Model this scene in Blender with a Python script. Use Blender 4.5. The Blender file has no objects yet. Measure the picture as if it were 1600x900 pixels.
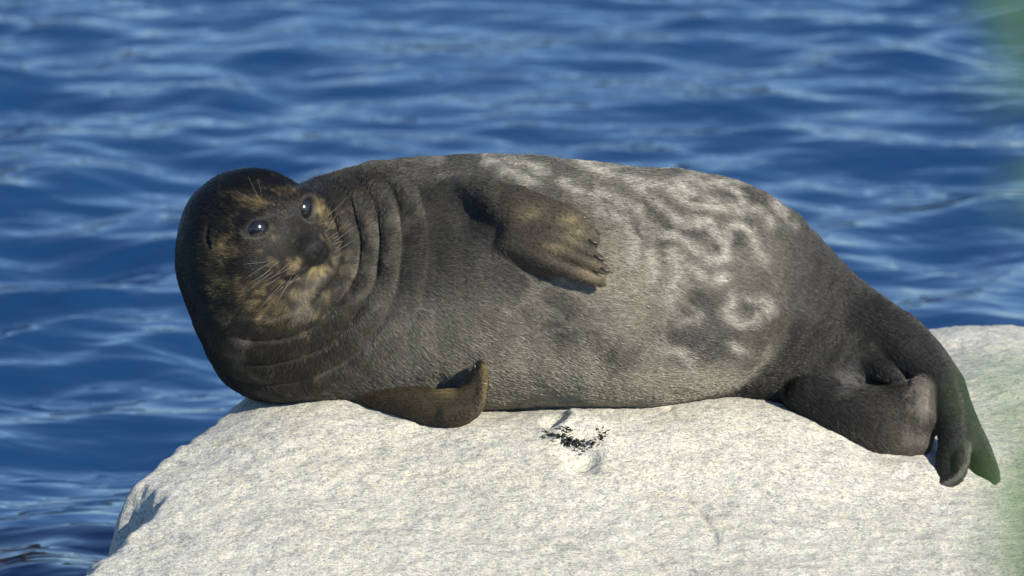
import bpy, math, random
import numpy as np
from concurrent.futures import ThreadPoolExecutor
from mathutils import Vector

rng = np.random.default_rng(7)
random.seed(7)
scene = bpy.context.scene
COL = scene.collection

# ------------------------------------------------------------------ camera
DIST = 12.0
PITCH = math.radians(12.0)
S = 1067.0                       # photo pixels per metre at the focus distance
FWD = np.array([0.0, math.cos(PITCH), -math.sin(PITCH)])
UP = np.array([0.0, math.sin(PITCH), math.cos(PITCH)])
RIGHT = np.array([1.0, 0.0, 0.0])
CAM = -DIST * FWD
cam_d = bpy.data.cameras.new('camera')
cam = bpy.data.objects.new('camera', cam_d)
COL.objects.link(cam)
cam.location = CAM.tolist()
cam.rotation_euler = (math.pi / 2 - PITCH, 0, 0)
cam_d.sensor_width = 36.0
cam_d.lens = 36.0 * DIST / (1600.0 / S)
cam_d.clip_start = 0.05
cam_d.clip_end = 3000.0
cam_d.dof.use_dof = True
cam_d.dof.focus_distance = DIST - 0.16
cam_d.dof.aperture_fstop = 7.0
scene.camera = cam

# ------------------------------------------------------------------ sky, sun, exposure
TO_SUN = Vector((0.60, -0.62, 0.50)).normalized()
world = bpy.data.worlds.new('World')
scene.world = world
world.use_nodes = True
wn = world.node_tree.nodes
sky = wn.new('ShaderNodeTexSky')
sky.sky_type = 'NISHITA'
sky.sun_disc = False
sky.sun_elevation = math.asin(TO_SUN.z)
sky.sun_rotation = math.atan2(TO_SUN.x, TO_SUN.y)
sky.air_density = 1.0
sky.dust_density = 0.0
sky.ozone_density = 5.0
sky.altitude = 1500.0
wn['Background'].inputs['Strength'].default_value = 0.12
world.node_tree.links.new(sky.outputs[0], wn['Background'].inputs[0])
sun_d = bpy.data.lights.new('sun', 'SUN')
sun_d.energy = 4.8
sun_d.angle = math.radians(0.5)
sun_d.color = (1.0, 0.935, 0.82)
sun = bpy.data.objects.new('sun', sun_d)
COL.objects.link(sun)
sun.rotation_euler = (-TO_SUN).to_track_quat('-Z', 'Y').to_euler()
scene.view_settings.view_transform = 'Standard'
scene.view_settings.look = 'None'
scene.view_settings.exposure = 0.28
scene.view_settings.gamma = 1.0
scene.render.engine = 'CYCLES'
scene.cycles.use_denoising = True
scene.cycles.max_bounces = 6
scene.cycles.diffuse_bounces = 3
scene.cycles.glossy_bounces = 3
scene.cycles_curves.shape = 'RIBBONS'

# ------------------------------------------------------------------ helpers
def PX(px, py, w):
    """point that stands w metres beyond the focus plane on the line of sight of a photo pixel"""
    k = (DIST + w) / DIST
    return CAM + (DIST + w) * FWD + k * ((px - 800.0) / S * RIGHT + (450.0 - py) / S * UP)

def to_px(P):
    d = P - CAM
    z = d @ FWD
    k = DIST / z
    return 800 + S * k * (d @ RIGHT), 450 - S * k * (d @ UP), z - DIST

def hash3(i, j, k, seed):
    with np.errstate(over='ignore'):
        h = (i.astype(np.uint32) * np.uint32(374761393) + j.astype(np.uint32) * np.uint32(668265263)
             + k.astype(np.uint32) * np.uint32(2147483647) + np.uint32((seed * 974711 + 12345) & 0xffffffff))
        h = (h ^ (h >> np.uint32(13))) * np.uint32(1274126177)
        h = (h ^ (h >> np.uint32(15))) * np.uint32(2246822519)
        h = h ^ (h >> np.uint32(13))
    return h.astype(np.float64) / 4294967295.0

def vnoise(P, scale, seed=0):
    """smooth value noise in -1..1, feature size = scale"""
    Q = np.asarray(P, float) / scale + 1000.0
    if Q.shape[1] == 2:
        Q = np.column_stack([Q, np.zeros(len(Q))])
    I = np.floor(Q).astype(np.int64)
    F = Q - I
    F = F * F * F * (F * (F * 6 - 15) + 10)
    out = np.zeros(len(Q))
    for a in (0, 1):
        wa = F[:, 0] if a else 1 - F[:, 0]
        for b in (0, 1):
            wb = F[:, 1] if b else 1 - F[:, 1]
            for c in (0, 1):
                wc = F[:, 2] if c else 1 - F[:, 2]
                out += wa * wb * wc * hash3(I[:, 0] + a, I[:, 1] + b, I[:, 2] + c, seed)
    return out * 2 - 1

def fbm(P, scale, octaves=4, seed=0, gain=0.5):
    out = np.zeros(len(P)); amp = 1.0; tot = 0.0
    for o in range(octaves):
        out += amp * vnoise(P, scale / 2 ** o, seed + o * 17); tot += amp; amp *= gain
    return out / tot

def voronoi2(P, scale, seed=0):
    """F1 and F2 of 3d worley noise"""
    Q = P / scale + 1000.0
    I = np.floor(Q).astype(np.int64)
    f1 = np.full(len(P), 9.0); f2 = np.full(len(P), 9.0)
    for a in (-1, 0, 1):
        for b in (-1, 0, 1):
            for c in (-1, 0, 1):
                i, j, k = I[:, 0] + a, I[:, 1] + b, I[:, 2] + c
                dx = i + hash3(i, j, k, seed) - Q[:, 0]
                dy = j + hash3(i, j, k, seed + 1) - Q[:, 1]
                dz = k + hash3(i, j, k, seed + 2) - Q[:, 2]
                d = np.sqrt(dx * dx + dy * dy + dz * dz)
                f2 = np.minimum(f2, np.maximum(f1, d)); f1 = np.minimum(f1, d)
    return f1, f2

def sstep(a, b, x):
    t = np.clip((x - a) / (b - a), 0, 1)
    return t * t * (3 - 2 * t)

def mesh_object(name, V, F, mat, parent=None, smooth=True):
    me = bpy.data.meshes.new(name)
    V = np.asarray(V, np.float32)
    if isinstance(F, np.ndarray):
        n, c = F.shape
        me.vertices.add(len(V)); me.vertices.foreach_set('co', V.ravel())
        me.loops.add(n * c); me.loops.foreach_set('vertex_index', F.astype(np.int32).ravel())
        me.polygons.add(n)
        me.polygons.foreach_set('loop_start', np.arange(0, n * c, c, dtype=np.int32))
        me.update(calc_edges=True)
    else:
        me.from_pydata(V.tolist(), [], F)
        me.update()
    me.polygons.foreach_set('use_smooth', np.full(len(me.polygons), smooth))
    me.materials.append(mat)
    o = bpy.data.objects.new(name, me)
    COL.objects.link(o)
    if parent is not None:
        o.parent = parent
    return o

def tag(o, label=None, cat=None, group=None, kind=None):
    if label: o['label'] = label
    if cat: o['category'] = cat
    if group: o['group'] = group
    if kind: o['kind'] = kind
    return o

def empty(name, loc=(0, 0, 0)):
    o = bpy.data.objects.new(name, None)
    o.location = loc
    COL.objects.link(o)
    return o

def tube(pts, radii, sides=8, squash=None):
    """tapered tube through pts, closed at both ends"""
    pts = np.asarray(pts, float); n = len(pts)
    T = np.gradient(pts, axis=0); T /= np.linalg.norm(T, axis=1)[:, None] + 1e-12
    ref = np.array([0, 0, 1.0]) if abs(T[0, 2]) < 0.9 else np.array([1.0, 0, 0])
    V = []; F = []
    for i in range(n):
        N = np.cross(T[i], ref); N /= np.linalg.norm(N); B = np.cross(T[i], N)
        for s in range(sides):
            a = 2 * math.pi * s / sides
            V.append(pts[i] + radii[i] * (math.cos(a) * N + math.sin(a) * B))
    for i in range(n - 1):
        for s in range(sides):
            F.append((i * sides + s, i * sides + (s + 1) % sides, (i + 1) * sides + (s + 1) % sides, (i + 1) * sides + s))
    F.append(tuple(range(sides))[::-1]); F.append(tuple((n - 1) * sides + s for s in range(sides)))
    return V, F

def material(name):
    m = bpy.data.materials.new(name)
    m.use_nodes = True
    nt = m.node_tree
    return m, nt, nt.nodes['Principled BSDF']

def node(nt, kind, **kw):
    n = nt.nodes.new(kind)
    for k, v in kw.items():
        setattr(n, k, v)
    return n

def ramp(nt, stops, interp='LINEAR'):
    r = nt.nodes.new('ShaderNodeValToRGB')
    r.color_ramp.interpolation = interp
    el = r.color_ramp.elements
    while len(el) < len(stops):
        el.new(0.5)
    for e, (p, c) in zip(el, stops):
        e.position = p
        e.color = (c[0], c[1], c[2], 1)
    return r

# ------------------------------------------------------------------ materials
def mat_water():
    m, nt, b = material('lake_water')
    L = nt.links.new
    b.inputs['Base Color'].default_value = (0.009, 0.046, 0.130, 1)
    b.inputs['Roughness'].default_value = 0.04
    b.inputs['IOR'].default_value = 1.333
    tc = node(nt, 'ShaderNodeTexCoord')
    mp = node(nt, 'ShaderNodeMapping'); mp.inputs['Scale'].default_value = (1, 1.5, 1)
    mp.inputs['Rotation'].default_value = (0, 0, math.radians(12))
    L(tc.outputs['Object'], mp.inputs[0])
    n1 = node(nt, 'ShaderNodeTexNoise'); n1.inputs['Scale'].default_value = 9; n1.inputs['Detail'].default_value = 1.2
    n1.inputs['Distortion'].default_value = 0.4
    L(mp.outputs[0], n1.inputs['Vector'])
    bp = node(nt, 'ShaderNodeBump'); bp.inputs['Strength'].default_value = 0.35; bp.inputs['Distance'].default_value = 0.02
    L(n1.outputs['Fac'], bp.inputs['Height'])
    L(bp.outputs[0], b.inputs['Normal'])
    return m

def mat_rock():
    m, nt, b = material('pale_granite')
    L = nt.links.new
    tc = node(nt, 'ShaderNodeTexCoord')
    mp = node(nt, 'ShaderNodeMapping'); mp.inputs['Rotation'].default_value = (0, 0, math.radians(-20)); mp.inputs['Scale'].default_value = (0.75, 1.1, 1)
    L(tc.outputs['Object'], mp.inputs[0])
    def noise(scale, detail, rough, dist=0.0):
        n = node(nt, 'ShaderNodeTexNoise')
        n.inputs['Scale'].default_value = scale; n.inputs['Detail'].default_value = detail
        n.inputs['Roughness'].default_value = rough; n.inputs['Distortion'].default_value = dist
        L(mp.outputs[0], n.inputs['Vector']); return n
    def mul(a, c, f=1.0):
        x = node(nt, 'ShaderNodeMix', data_type='RGBA', blend_type='MULTIPLY'); x.inputs[0].default_value = f
        L(a, x.inputs[6]); L(c, x.inputs[7]); return x.outputs[2]
    big = noise(6, 8, 0.62, 0.6); mid = noise(50, 6, 0.75, 0.8); fine = noise(210, 4, 0.75); grit = noise(460, 3, 0.7)
    vor = node(nt, 'ShaderNodeTexVoronoi'); vor.inputs['Scale'].default_value = 260; L(mp.outputs[0], vor.inputs['Vector'])
    base = ramp(nt, [(0.30, (0.63, 0.62, 0.565)), (0.45, (0.77, 0.74, 0.63)), (0.58, (0.82, 0.795, 0.70)), (0.72, (0.74, 0.68, 0.51))])
    L(big.outputs['Fac'], base.inputs[0])
    g2 = ramp(nt, [(0.34, (0.50, 0.52, 0.57)), (0.44, (0.84, 0.85, 0.88)), (0.54, (1, 1, 0.97)), (0.66, (1.06, 1.02, 0.88))])
    L(mid.outputs['Fac'], g2.inputs[0])
    g3 = ramp(nt, [(0.34, (0.25, 0.26, 0.30)), (0.42, (0.72, 0.72, 0.75)), (0.50, (0.97, 0.97, 0.96)), (0.64, (1.10, 1.09, 1.04))])
    L(fine.outputs['Fac'], g3.inputs[0])
    g4 = ramp(nt, [(0.36, (0.40, 0.40, 0.42)), (0.48, (0.95, 0.95, 0.95)), (0.64, (1.15, 1.15, 1.12))])
    L(grit.outputs['Fac'], g4.inputs[0])
    g5 = ramp(nt, [(0.0, (0.62, 0.63, 0.66)), (0.35, (0.95, 0.95, 0.94)), (1.0, (1.06, 1.05, 1.0))])
    L(vor.outputs['Color'], g5.inputs[0])
    c = mul(mul(mul(mul(base.outputs[0], g2.outputs[0], 0.75), g3.outputs[0], 0.8), g4.outputs[0], 0.8), g5.outputs[0], 0.7)
    L(c, b.inputs['Base Color'])
    b.inputs['Roughness'].default_value = 0.75
    b.inputs['Specular IOR Level'].default_value = 0.35
    ad = node(nt, 'ShaderNodeMath', operation='MULTIPLY_ADD'); ad.inputs[1].default_value = 0.45
    L(fine.outputs['Fac'], ad.inputs[0]); L(mid.outputs['Fac'], ad.inputs[2])
    bp = node(nt, 'ShaderNodeBump'); bp.inputs['Strength'].default_value = 0.8; bp.inputs['Distance'].default_value = 0.006
    L(ad.outputs[0], bp.inputs['Height']); L(bp.outputs[0], b.inputs['Normal'])
    return m

def mat_attr(name, rough, spec, sheen=0.0):
    m, nt, b = material(name)
    at = node(nt, 'ShaderNodeAttribute', attribute_name='coat')
    nt.links.new(at.outputs['Color'], b.inputs['Base Color'])
    b.inputs['Roughness'].default_value = rough
    b.inputs['Specular IOR Level'].default_value = spec
    return m

def mat_plain(name, col, rough=0.5, spec=0.5, vary=0.0, scale=30, transmission=0.0):
    m, nt, b = material(name)
    if vary:
        tc = node(nt, 'ShaderNodeTexCoord'); n = node(nt, 'ShaderNodeTexNoise')
        n.inputs['Scale'].default_value = scale; n.inputs['Detail'].default_value = 5
        nt.links.new(tc.outputs['Object'], n.inputs['Vector'])
        lo = [c * (1 - vary) for c in col]; hi = [min(1, c * (1 + vary)) for c in col]
        r = ramp(nt, [(0.3, lo), (0.7, hi)])
        nt.links.new(n.outputs['Fac'], r.inputs[0]); nt.links.new(r.outputs[0], b.inputs['Base Color'])
    else:
        b.inputs['Base Color'].default_value = (*col, 1)
    b.inputs['Roughness'].default_value = rough
    b.inputs['Specular IOR Level'].default_value = spec
    return m

M_WATER = mat_water()
M_ROCK = mat_rock()
M_SKIN = mat_attr('seal_skin', 0.72, 0.25)
M_FUR = mat_attr('seal_fur', 0.31, 0.42)
M_EYE = mat_plain('dark_wet_eye', (0.010, 0.010, 0.012), 0.18, 0.9, 0.2, 60)
M_WHISKER = mat_plain('whisker_horn', (0.20, 0.175, 0.13), 0.35, 0.5, 0.2, 80)
M_CLAW = mat_plain('claw_horn', (0.035, 0.028, 0.024), 0.3, 0.5, 0.3, 200)
M_LICHEN = mat_plain('black_dry_lichen', (0.035, 0.033, 0.026), 0.85, 0.2, 0.5, 120)
M_BANK = mat_plain('bank_soil', (0.10, 0.085, 0.055), 0.9, 0.2, 0.5, 3)
M_STEM = mat_plain('shrub_bark', (0.11, 0.085, 0.05), 0.8, 0.3, 0.4, 40)
M_LEAF = mat_plain('shrub_leaf', (0.075, 0.17, 0.04), 0.5, 0.4, 0.35, 20)

# ------------------------------------------------------------------ water
WATER_Z = -0.62
def axis(lo, hi, step, far, grow=1.22):
    a = list(np.arange(lo, hi + step / 2, step))
    s = step; x = a[-1]
    while x < far:
        s *= grow; x += s; a.append(x)
    s = step; x = a[0]; pre = []
    while x > -far:
        s *= grow; x -= s; pre.append(x)
    return np.array(pre[::-1] + a)

def build_water():
    xs = axis(-2.6, 2.6, 0.016, 900); ys = axis(-2.2, 8.0, 0.016, 900)
    X, Y = np.meshgrid(xs, ys)
    P = np.column_stack([X.ravel(), Y.ravel()])
    sp = np.maximum(np.gradient(xs)[None, :] + 0 * Y, np.gradient(ys)[:, None] + 0 * X).ravel()
    z = np.zeros(len(P)); dx = np.zeros(len(P)); dy = np.zeros(len(P))
    r = np.random.default_rng(21)
    warp = np.column_stack([fbm(P, 1.6, 2, 5), fbm(P, 1.6, 2, 9)]) * 0.10
    group = 0.85 + 0.7 * fbm(P, 0.8, 2, 31)
    Q = P + warp
    main = math.radians(-78)                      # waves run roughly towards the camera
    for i in range(110):
        lam = 0.085 * (0.75 / 0.085) ** r.random()
        k = 2 * math.pi / lam
        th = main + r.normal(0, 0.75)
        slope = 0.0225 * (lam / 0.4) ** 0.25
        a = slope / k
        ph = r.random() * 6.283
        fade = np.clip(1.6 - sp / lam * 5, 0, 1)
        arg = k * (Q[:, 0] * math.cos(th) + Q[:, 1] * math.sin(th)) + ph
        c = np.cos(arg) * fade * a * group; s = np.sin(arg) * fade * a * group
        z += c
        dx -= 0.5 * math.cos(th) * s; dy -= 0.5 * math.sin(th) * s
    V = np.column_stack([P[:, 0] + dx, P[:, 1] + dy, z + WATER_Z])
    nx, ny = len(xs), len(ys)
    I = np.arange(nx * ny).reshape(ny, nx)
    F = np.column_stack([I[:-1, :-1].ravel(), I[:-1, 1:].ravel(), I[1:, 1:].ravel(), I[1:, :-1].ravel()])
    tag(mesh_object('water', V, F, M_WATER), kind='structure')
build_water()

# ------------------------------------------------------------------ boulder
def tps(ctrl, P, lam=1e-4):
    xy = ctrl[:, :2]; n = len(xy)
    def U(r2):
        return 0.5 * r2 * np.log(r2 + 1e-12)
    D = ((xy[:, None] - xy[None]) ** 2).sum(-1)
    A = np.zeros((n + 3, n + 3)); A[:n, :n] = U(D) + lam * np.eye(n)
    A[:n, n] = 1; A[:n, n + 1:] = xy; A[n, :n] = 1; A[n + 1:, :n] = xy.T
    sol = np.linalg.solve(A, np.concatenate([ctrl[:, 2], np.zeros(3)]))
    out = np.full(len(P), sol[n]) + P @ sol[n + 1:]
    for i in range(n):
        out += sol[i] * U(((P - xy[i]) ** 2).sum(1))
    return out

ROCK_CTRL = np.array([PX(*c) for c in [
    (400, 622, -0.02), (480, 639, -0.09), (600, 641, -0.09), (640, 656, -0.12), (700, 668, -0.145), (740, 664, -0.15), (770, 650, -0.09), (860, 643, -0.09), (960, 636, -0.08),
    (1040, 633, -0.08), (1120, 630, -0.07), (1190, 638, -0.06), (1250, 654, -0.06), (1320, 688, -0.08), (1380, 716, -0.10), (1450, 728, -0.12),
    (1485, 764, -0.15), (1556, 768, -0.13), (420, 598, 0.12), (600, 612, 0.1), (800, 612, 0.1), (1000, 604, 0.1), (1150, 606, 0.1), (1260, 626, 0.1),
    (1400, 668, 0.1), (1600, 680, 0.1), (1600, 590, 0.35), (1450, 620, 0.3), (1530, 524, 0.70), (1450, 541, 0.66), (1600, 534, 0.70), (1700, 552, 0.72), (1380, 575, 0.6),
    (500, 590, 0.3), (900, 590, 0.3), (1200, 600, 0.32),
    (325, 660, -0.05), (232, 735, -0.17), (140, 900, -0.42), (300, 800, -0.30), (500, 760, -0.27), (800, 760, -0.27), (650, 700, -0.18), (1000, 700, -0.18),
    (800, 900, -0.50), (500, 900, -0.49), (1100, 780, -0.27), (1200, 900, -0.48), (1600, 900, -0.42), (1600, 800, -0.20), (1400, 830, -0.30), (1700, 900, -0.42),
    (0, 1050, -0.65), (400, 1020, -0.66), (800, 1030, -0.68), (1200, 1030, -0.66), (1700, 1050, -0.62), (300, 1200, -0.9), (1000, 1200, -0.9), (1700, 1220, -0.9)]])
EDGE = np.array([PX(*c)[:2] for c in [
    (-60, 1200, -0.85), (10, 1000, -0.56), (112, 900, -0.42), (190, 832, -0.325), (248, 792, -0.262), (240, 766, -0.218), (210, 748, -0.19), (232, 733, -0.165), (285, 690, -0.10), (322, 662, -0.055), (352, 634, -0.01), (380, 610, 0.08),
    (420, 590, 0.2), (500, 570, 0.42), (900, 570, 0.46), (1200, 560, 0.55), (1380, 540, 0.72), (1550, 500, 0.86), (1800, 500, 0.95), (2100, 540, 0.7),
    (2200, 700, 0.1), (2150, 900, -0.5), (2000, 1200, -0.95), (800, 1300, -1.15)]])

def signed_edge(P):
    d = np.full(len(P), 9e9); inside = np.zeros(len(P), bool)
    n = len(EDGE)
    for i in range(n):
        a, b = EDGE[i], EDGE[(i + 1) % n]
        ab = b - a
        t = np.clip(((P - a) @ ab) / (ab @ ab), 0, 1)
        d = np.minimum(d, np.linalg.norm(P - a - t[:, None] * ab, axis=1))
        c = (a[1] > P[:, 1]) != (b[1] > P[:, 1])
        with np.errstate(divide='ignore', invalid='ignore'):
            xi = (b[0] - a[0]) * (P[:, 1] - a[1]) / (b[1] - a[1] + 1e-12) + a[0]
        inside ^= c & (P[:, 0] < xi)
    return np.where(inside, d, -d)

KNOB = PX(905, 664, -0.155); HOLLOW = PX(905, 702, -0.20); NICK = PX(868, 652, -0.135)
CRACKS = [[(1040, 640, -0.08), (1075, 690, -0.14), (1140, 705, -0.18), (1205, 780, -0.28), (1270, 835, -0.38), (1300, 850, -0.40)],
          [(560, 780, -0.28), (640, 740, -0.24), (700, 735, -0.23)], [(960, 730, -0.22), (1060, 760, -0.26), (1130, 830, -0.38)]]
def rock_z(P, fine=True):
    z = tps(ROCK_CTRL, P)
    e = signed_edge(P) + 0.016 * fbm(P, 0.08, 3, 3) + 0.006 * vnoise(P, 0.022, 8) + 0.003 * vnoise(P, 0.010, 18)
    r = 0.024
    t = np.clip((r - e) / r, 0, None)
    drop = np.where(t < 1, 0.020 * t ** 2.4, 0.020 + (t - 1) * r * 3.2)
    z = z - drop
    if fine:
        P3 = np.column_stack([P, z])
        z = z + 0.008 * fbm(P, 0.22, 3, 40) + 0.0034 * fbm(P, 0.05, 3, 50) + 0.0010 * vnoise(P, 0.013, 61) + 0.0006 * vnoise(P, 0.007, 71)
        z += 0.004 * np.abs(fbm(P3 * [0.5, 1.3, 1], 0.09, 3, 77)) * -1
    for (c, rad, h) in ((KNOB, 0.036, 0.018), (HOLLOW, 0.026, -0.022), (NICK, 0.014, -0.022)):
        q = np.linalg.norm((P - c[:2]) * [1.0, 0.75], axis=1) / rad + 0.25 * vnoise(P, 0.02, 90) + 0.12 * vnoise(P, 0.008, 91)
        z += h * np.exp(-q ** 4 * 0.7)
    for ln in CRACKS:
        pts = [PX(*c)[:2] for c in ln]
        dm = np.full(len(P), 9.0)
        Pw = P + 0.012 * np.column_stack([fbm(P, 0.05, 2, 101), fbm(P, 0.05, 2, 111)])
        for a, b in zip(pts[:-1], pts[1:]):
            ab = b - a; tt = np.clip(((Pw - a) @ ab) / (ab @ ab), 0, 1)
            dm = np.minimum(dm, np.linalg.norm(Pw - a - tt[:, None] * ab, axis=1))
        z -= 0.006 * np.exp(-(dm / 0.0035) ** 2) * sstep(-0.4, 0.2, vnoise(P, 0.06, 121))
    return np.maximum(z, -1.15)

def build_boulder():
    xs = axis(-0.86, 0.95, 0.0045, 1.9, 1.12); xs = xs[(xs > -1.7)]
    ys = axis(-0.75, 0.95, 0.0045, 1.7, 1.12)
    X, Y = np.meshgrid(xs, ys)
    P = np.column_stack([X.ravel(), Y.ravel()])
    V = np.column_stack([P, rock_z(P)])
    nx, ny = len(xs), len(ys)
    I = np.arange(nx * ny).reshape(ny, nx)
    F = np.column_stack([I[:-1, :-1].ravel(), I[:-1, 1:].ravel(), I[1:, 1:].ravel(), I[1:, :-1].ravel()])
    keep = ~(V[F][:, :, 2] <= -1.149).all(1)
    o = mesh_object('boulder', V, F[keep], M_ROCK)
    tag(o, 'pale speckled granite boulder rising from blue water', 'boulder')
build_boulder()

# ------------------------------------------------------------------ seal: signed distance model
BIG = 1.0
def smin(a, b, k):
    h = np.clip(0.5 + 0.5 * (b - a) / k, 0, 1)
    return b * (1 - h) + a * h - k * h * (1 - h)
def smax(a, b, k):
    return -smin(-a, -b, k)
def norm(v):
    v = np.asarray(v, float); return v / np.linalg.norm(v)

class Ell:
    def __init__(s, c, r, axes=None):
        s.c = np.asarray(c, float); s.r = np.asarray(r, float)
        s.A = np.eye(3) if axes is None else np.asarray(axes, float)
        s.R = s.r.max()
    def raw(s, P):
        q = (P - s.c) @ s.A.T
        k0 = np.linalg.norm(q / s.r, axis=1); k1 = np.linalg.norm(q / s.r ** 2, axis=1)
        return k0 * (k0 - 1) / (k1 + 1e-9)
    def __call__(s, P):
        dd = np.linalg.norm(P - s.c, axis=1) - s.R
        out = np.maximum(dd, 0.0) + 0.02
        m = dd < 0.08
        if m.any(): out[m] = s.raw(P[m])
        return out

def catmull(A, n):
    A = np.asarray(A, float)
    ext = np.vstack([2 * A[0] - A[1], A, 2 * A[-1] - A[-2]])
    out = []
    for i in range(1, len(ext) - 2):
        p0, p1, p2, p3 = ext[i - 1:i + 3]
        for t in np.arange(n) / n:
            out.append(0.5 * (2 * p1 + (p2 - p0) * t + (2 * p0 - 5 * p1 + 4 * p2 - p3) * t * t + (3 * p1 - p0 - 3 * p2 + p3) * t ** 3))
    out.append(A[-1])
    return np.array(out)

class Sweep:
    """tube with elliptical section: each key = (px, py, w, half height in px, half depth in m)"""
    def __init__(s, keys, sub=4, depth=None):
        keys = [(*PX(k[0], k[1], k[2]), k[3] / S, k[4]) for k in keys]
        K = catmull(keys, sub)
        s.p = K[:, :3]; s.ra = np.maximum(K[:, 3], 0.002); s.rb = np.maximum(K[:, 4], 0.002)
        s.depth = FWD if depth is None else norm(depth)
        s.span = 7 if s.ra.max() > 0.09 else 2
        s.c = s.p.mean(0)
        s.R = (np.linalg.norm(s.p - s.c, axis=1) + np.maximum(s.ra, s.rb)).max()
    def raw(s, P):
        n = len(s.p) - 1
        if not hasattr(s, 'T'):
            AB = s.p[1:] - s.p[:-1]; s.L2 = (AB ** 2).sum(1); s.T = AB / np.sqrt(s.L2)[:, None]; s.AB = AB
            B = s.depth - s.T * (s.T @ s.depth)[:, None]; s.B = B / np.linalg.norm(B, axis=1)[:, None]
            s.N = np.cross(s.T, s.B)
        near = np.argmin((s.p ** 2).sum(1)[None] - 2 * P @ s.p.T, axis=1)
        out = np.full(len(P), BIG)
        for k in range(-s.span, s.span):                   # the segments round the nearest key
            i = np.clip(near + k, 0, n - 1)
            a = P - s.p[i]
            t = np.clip(np.einsum('ij,ij->i', a, s.AB[i]) / s.L2[i], 0, 1)
            q = a - t[:, None] * s.AB[i]
            ra = s.ra[i] + t * (s.ra[i + 1] - s.ra[i]); rb = s.rb[i] + t * (s.rb[i + 1] - s.rb[i])
            x = np.einsum('ij,ij->i', q, s.N[i]) / ra; y = np.einsum('ij,ij->i', q, s.B[i]) / rb; rz = np.minimum(ra, rb)
            z = np.einsum('ij,ij->i', q, s.T[i]) / rz
            k0 = np.sqrt(x * x + y * y + z * z)
            k1 = np.sqrt((x / ra) ** 2 + (y / rb) ** 2 + (z / rz) ** 2)
            out = np.minimum(out, np.where(k0 < 0.05, -rz, k0 * (k0 - 1) / (k1 + 1e-9)))
        return out
    def __call__(s, P):
        dd = np.linalg.norm(P - s.c, axis=1) - s.R
        out = np.maximum(dd, 0.0) + 0.02
        m = dd < 0.06
        if m.any(): out[m] = s.raw(P[m])
        return out

# head frame: hl = towards the seal's left eye (the far one), hf = where the muzzle points, ht = crown
HL = norm([0.70, 0.66, 0.26])
HF = np.array([0.66, -0.73, -0.15]); HF = norm(HF - HL * (HF @ HL))
HT = np.cross(HF, HL)
HEAD_C = PX(402, 372, -0.10)
def H(l, f, t):
    return HEAD_C + l * HL + f * HF + t * HT
HAX = np.array([HL, HF, HT])
def hell(l, f, t, r):
    return Ell(H(l, f, t), r, HAX)

torso = Sweep([(425, 520, 0.00, 95, 0.085), (470, 484, 0.00, 148, 0.125), (530, 460, 0.00, 180, 0.148), (610, 447, 0.0, 195, 0.168), (720, 444, 0.0, 201, 0.184), (810, 444, 0.0, 201, 0.188),
               (900, 446, 0.0, 194, 0.186), (980, 447, 0.0, 186, 0.178), (1060, 450, 0.015, 182, 0.162), (1130, 460, 0.035, 172, 0.138), (1200, 492, 0.038, 144, 0.118), (1260, 528, 0.04, 120, 0.098), (1310, 558, 0.035, 101, 0.086),
               (1370, 592, 0.03, 74, 0.065), (1410, 612, 0.02, 48, 0.04)], 3)
neck = Sweep([(560, 450, -0.01, 150, 0.12), (480, 448, -0.05, 140, 0.115), (425, 425, -0.08, 122, 0.108), (402, 385, -0.10, 100, 0.10)], 3)
chest = Ell(PX(440, 515, -0.03), (0.108, 0.11, 0.102))
throat = Ell(PX(414, 462, -0.075), (0.103, 0.10, 0.102))
belly = Ell(PX(975, 478, -0.040), (0.246, 0.150, 0.150))
skull = hell(0, -0.018, 0.0, (0.099, 0.097, 0.096))
jowl = hell(0, -0.012, -0.048, (0.103, 0.098, 0.085))
pad_n = hell(-0.023, 0.087, -0.004, (0.032, 0.034, 0.027))
pad_f = hell(0.023, 0.087, -0.004, (0.032, 0.034, 0.027))
bridge = hell(0, 0.075, 0.018, (0.034, 0.058, 0.026))
nose = hell(0, 0.113, 0.013, (0.021, 0.017, 0.016))
chin = hell(0, 0.074, -0.030, (0.031, 0.043, 0.025))
cheek_n = hell(-0.055, 0.040, -0.020, (0.040, 0.042, 0.040))
cheek_f = hell(0.055, 0.040, -0.020, (0.040, 0.042, 0.040))
brow_n = hell(-0.040, 0.052, 0.058, (0.030, 0.022, 0.016))
brow_f = hell(0.040, 0.052, 0.058, (0.030, 0.022, 0.016))

hind_near = Sweep([(1325, 505, 0.02, 60, 0.06), (1395, 532, 0.00, 47, 0.055), (1447, 573, -0.03, 40, 0.042), (1480, 622, -0.06, 30, 0.032), (1490, 680, -0.085, 26, 0.023), (1488, 725, -0.11, 27, 0.016), (1482, 752, -0.125, 21, 0.011)], 9)
hind_near_toe = Sweep([(1500, 715, -0.122, 12, 0.014), (1496, 742, -0.13, 12, 0.015), (1476, 757, -0.135, 10, 0.013), (1457, 761, -0.137, 6, 0.008)], 3)
hind_far = Sweep([(1480, 610, -0.03, 28, 0.030), (1508, 660, -0.05, 20, 0.024), (1530, 705, -0.07, 20, 0.02), (1544, 742, -0.09, 19, 0.016), (1552, 766, -0.105, 10, 0.010)])
hind_low = Sweep([(1262, 618, -0.01, 36, 0.055), (1320, 645, -0.03, 47, 0.052), (1380, 664, -0.05, 54, 0.045), (1420, 668, -0.06, 56, 0.036), (1436, 668, -0.065, 52, 0.024)])
heel = Sweep([(1385, 628, -0.03, 26, 0.03), (1425, 618, -0.065, 24, 0.026), (1440, 608, -0.075, 17, 0.020), (1436, 650, -0.08, 22, 0.018)], 3)
tail = Sweep([(1345, 560, -0.02, 20, 0.02), (1380, 580, -0.05, 14, 0.014), (1402, 592, -0.06, 8, 0.008)], 3)

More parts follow.
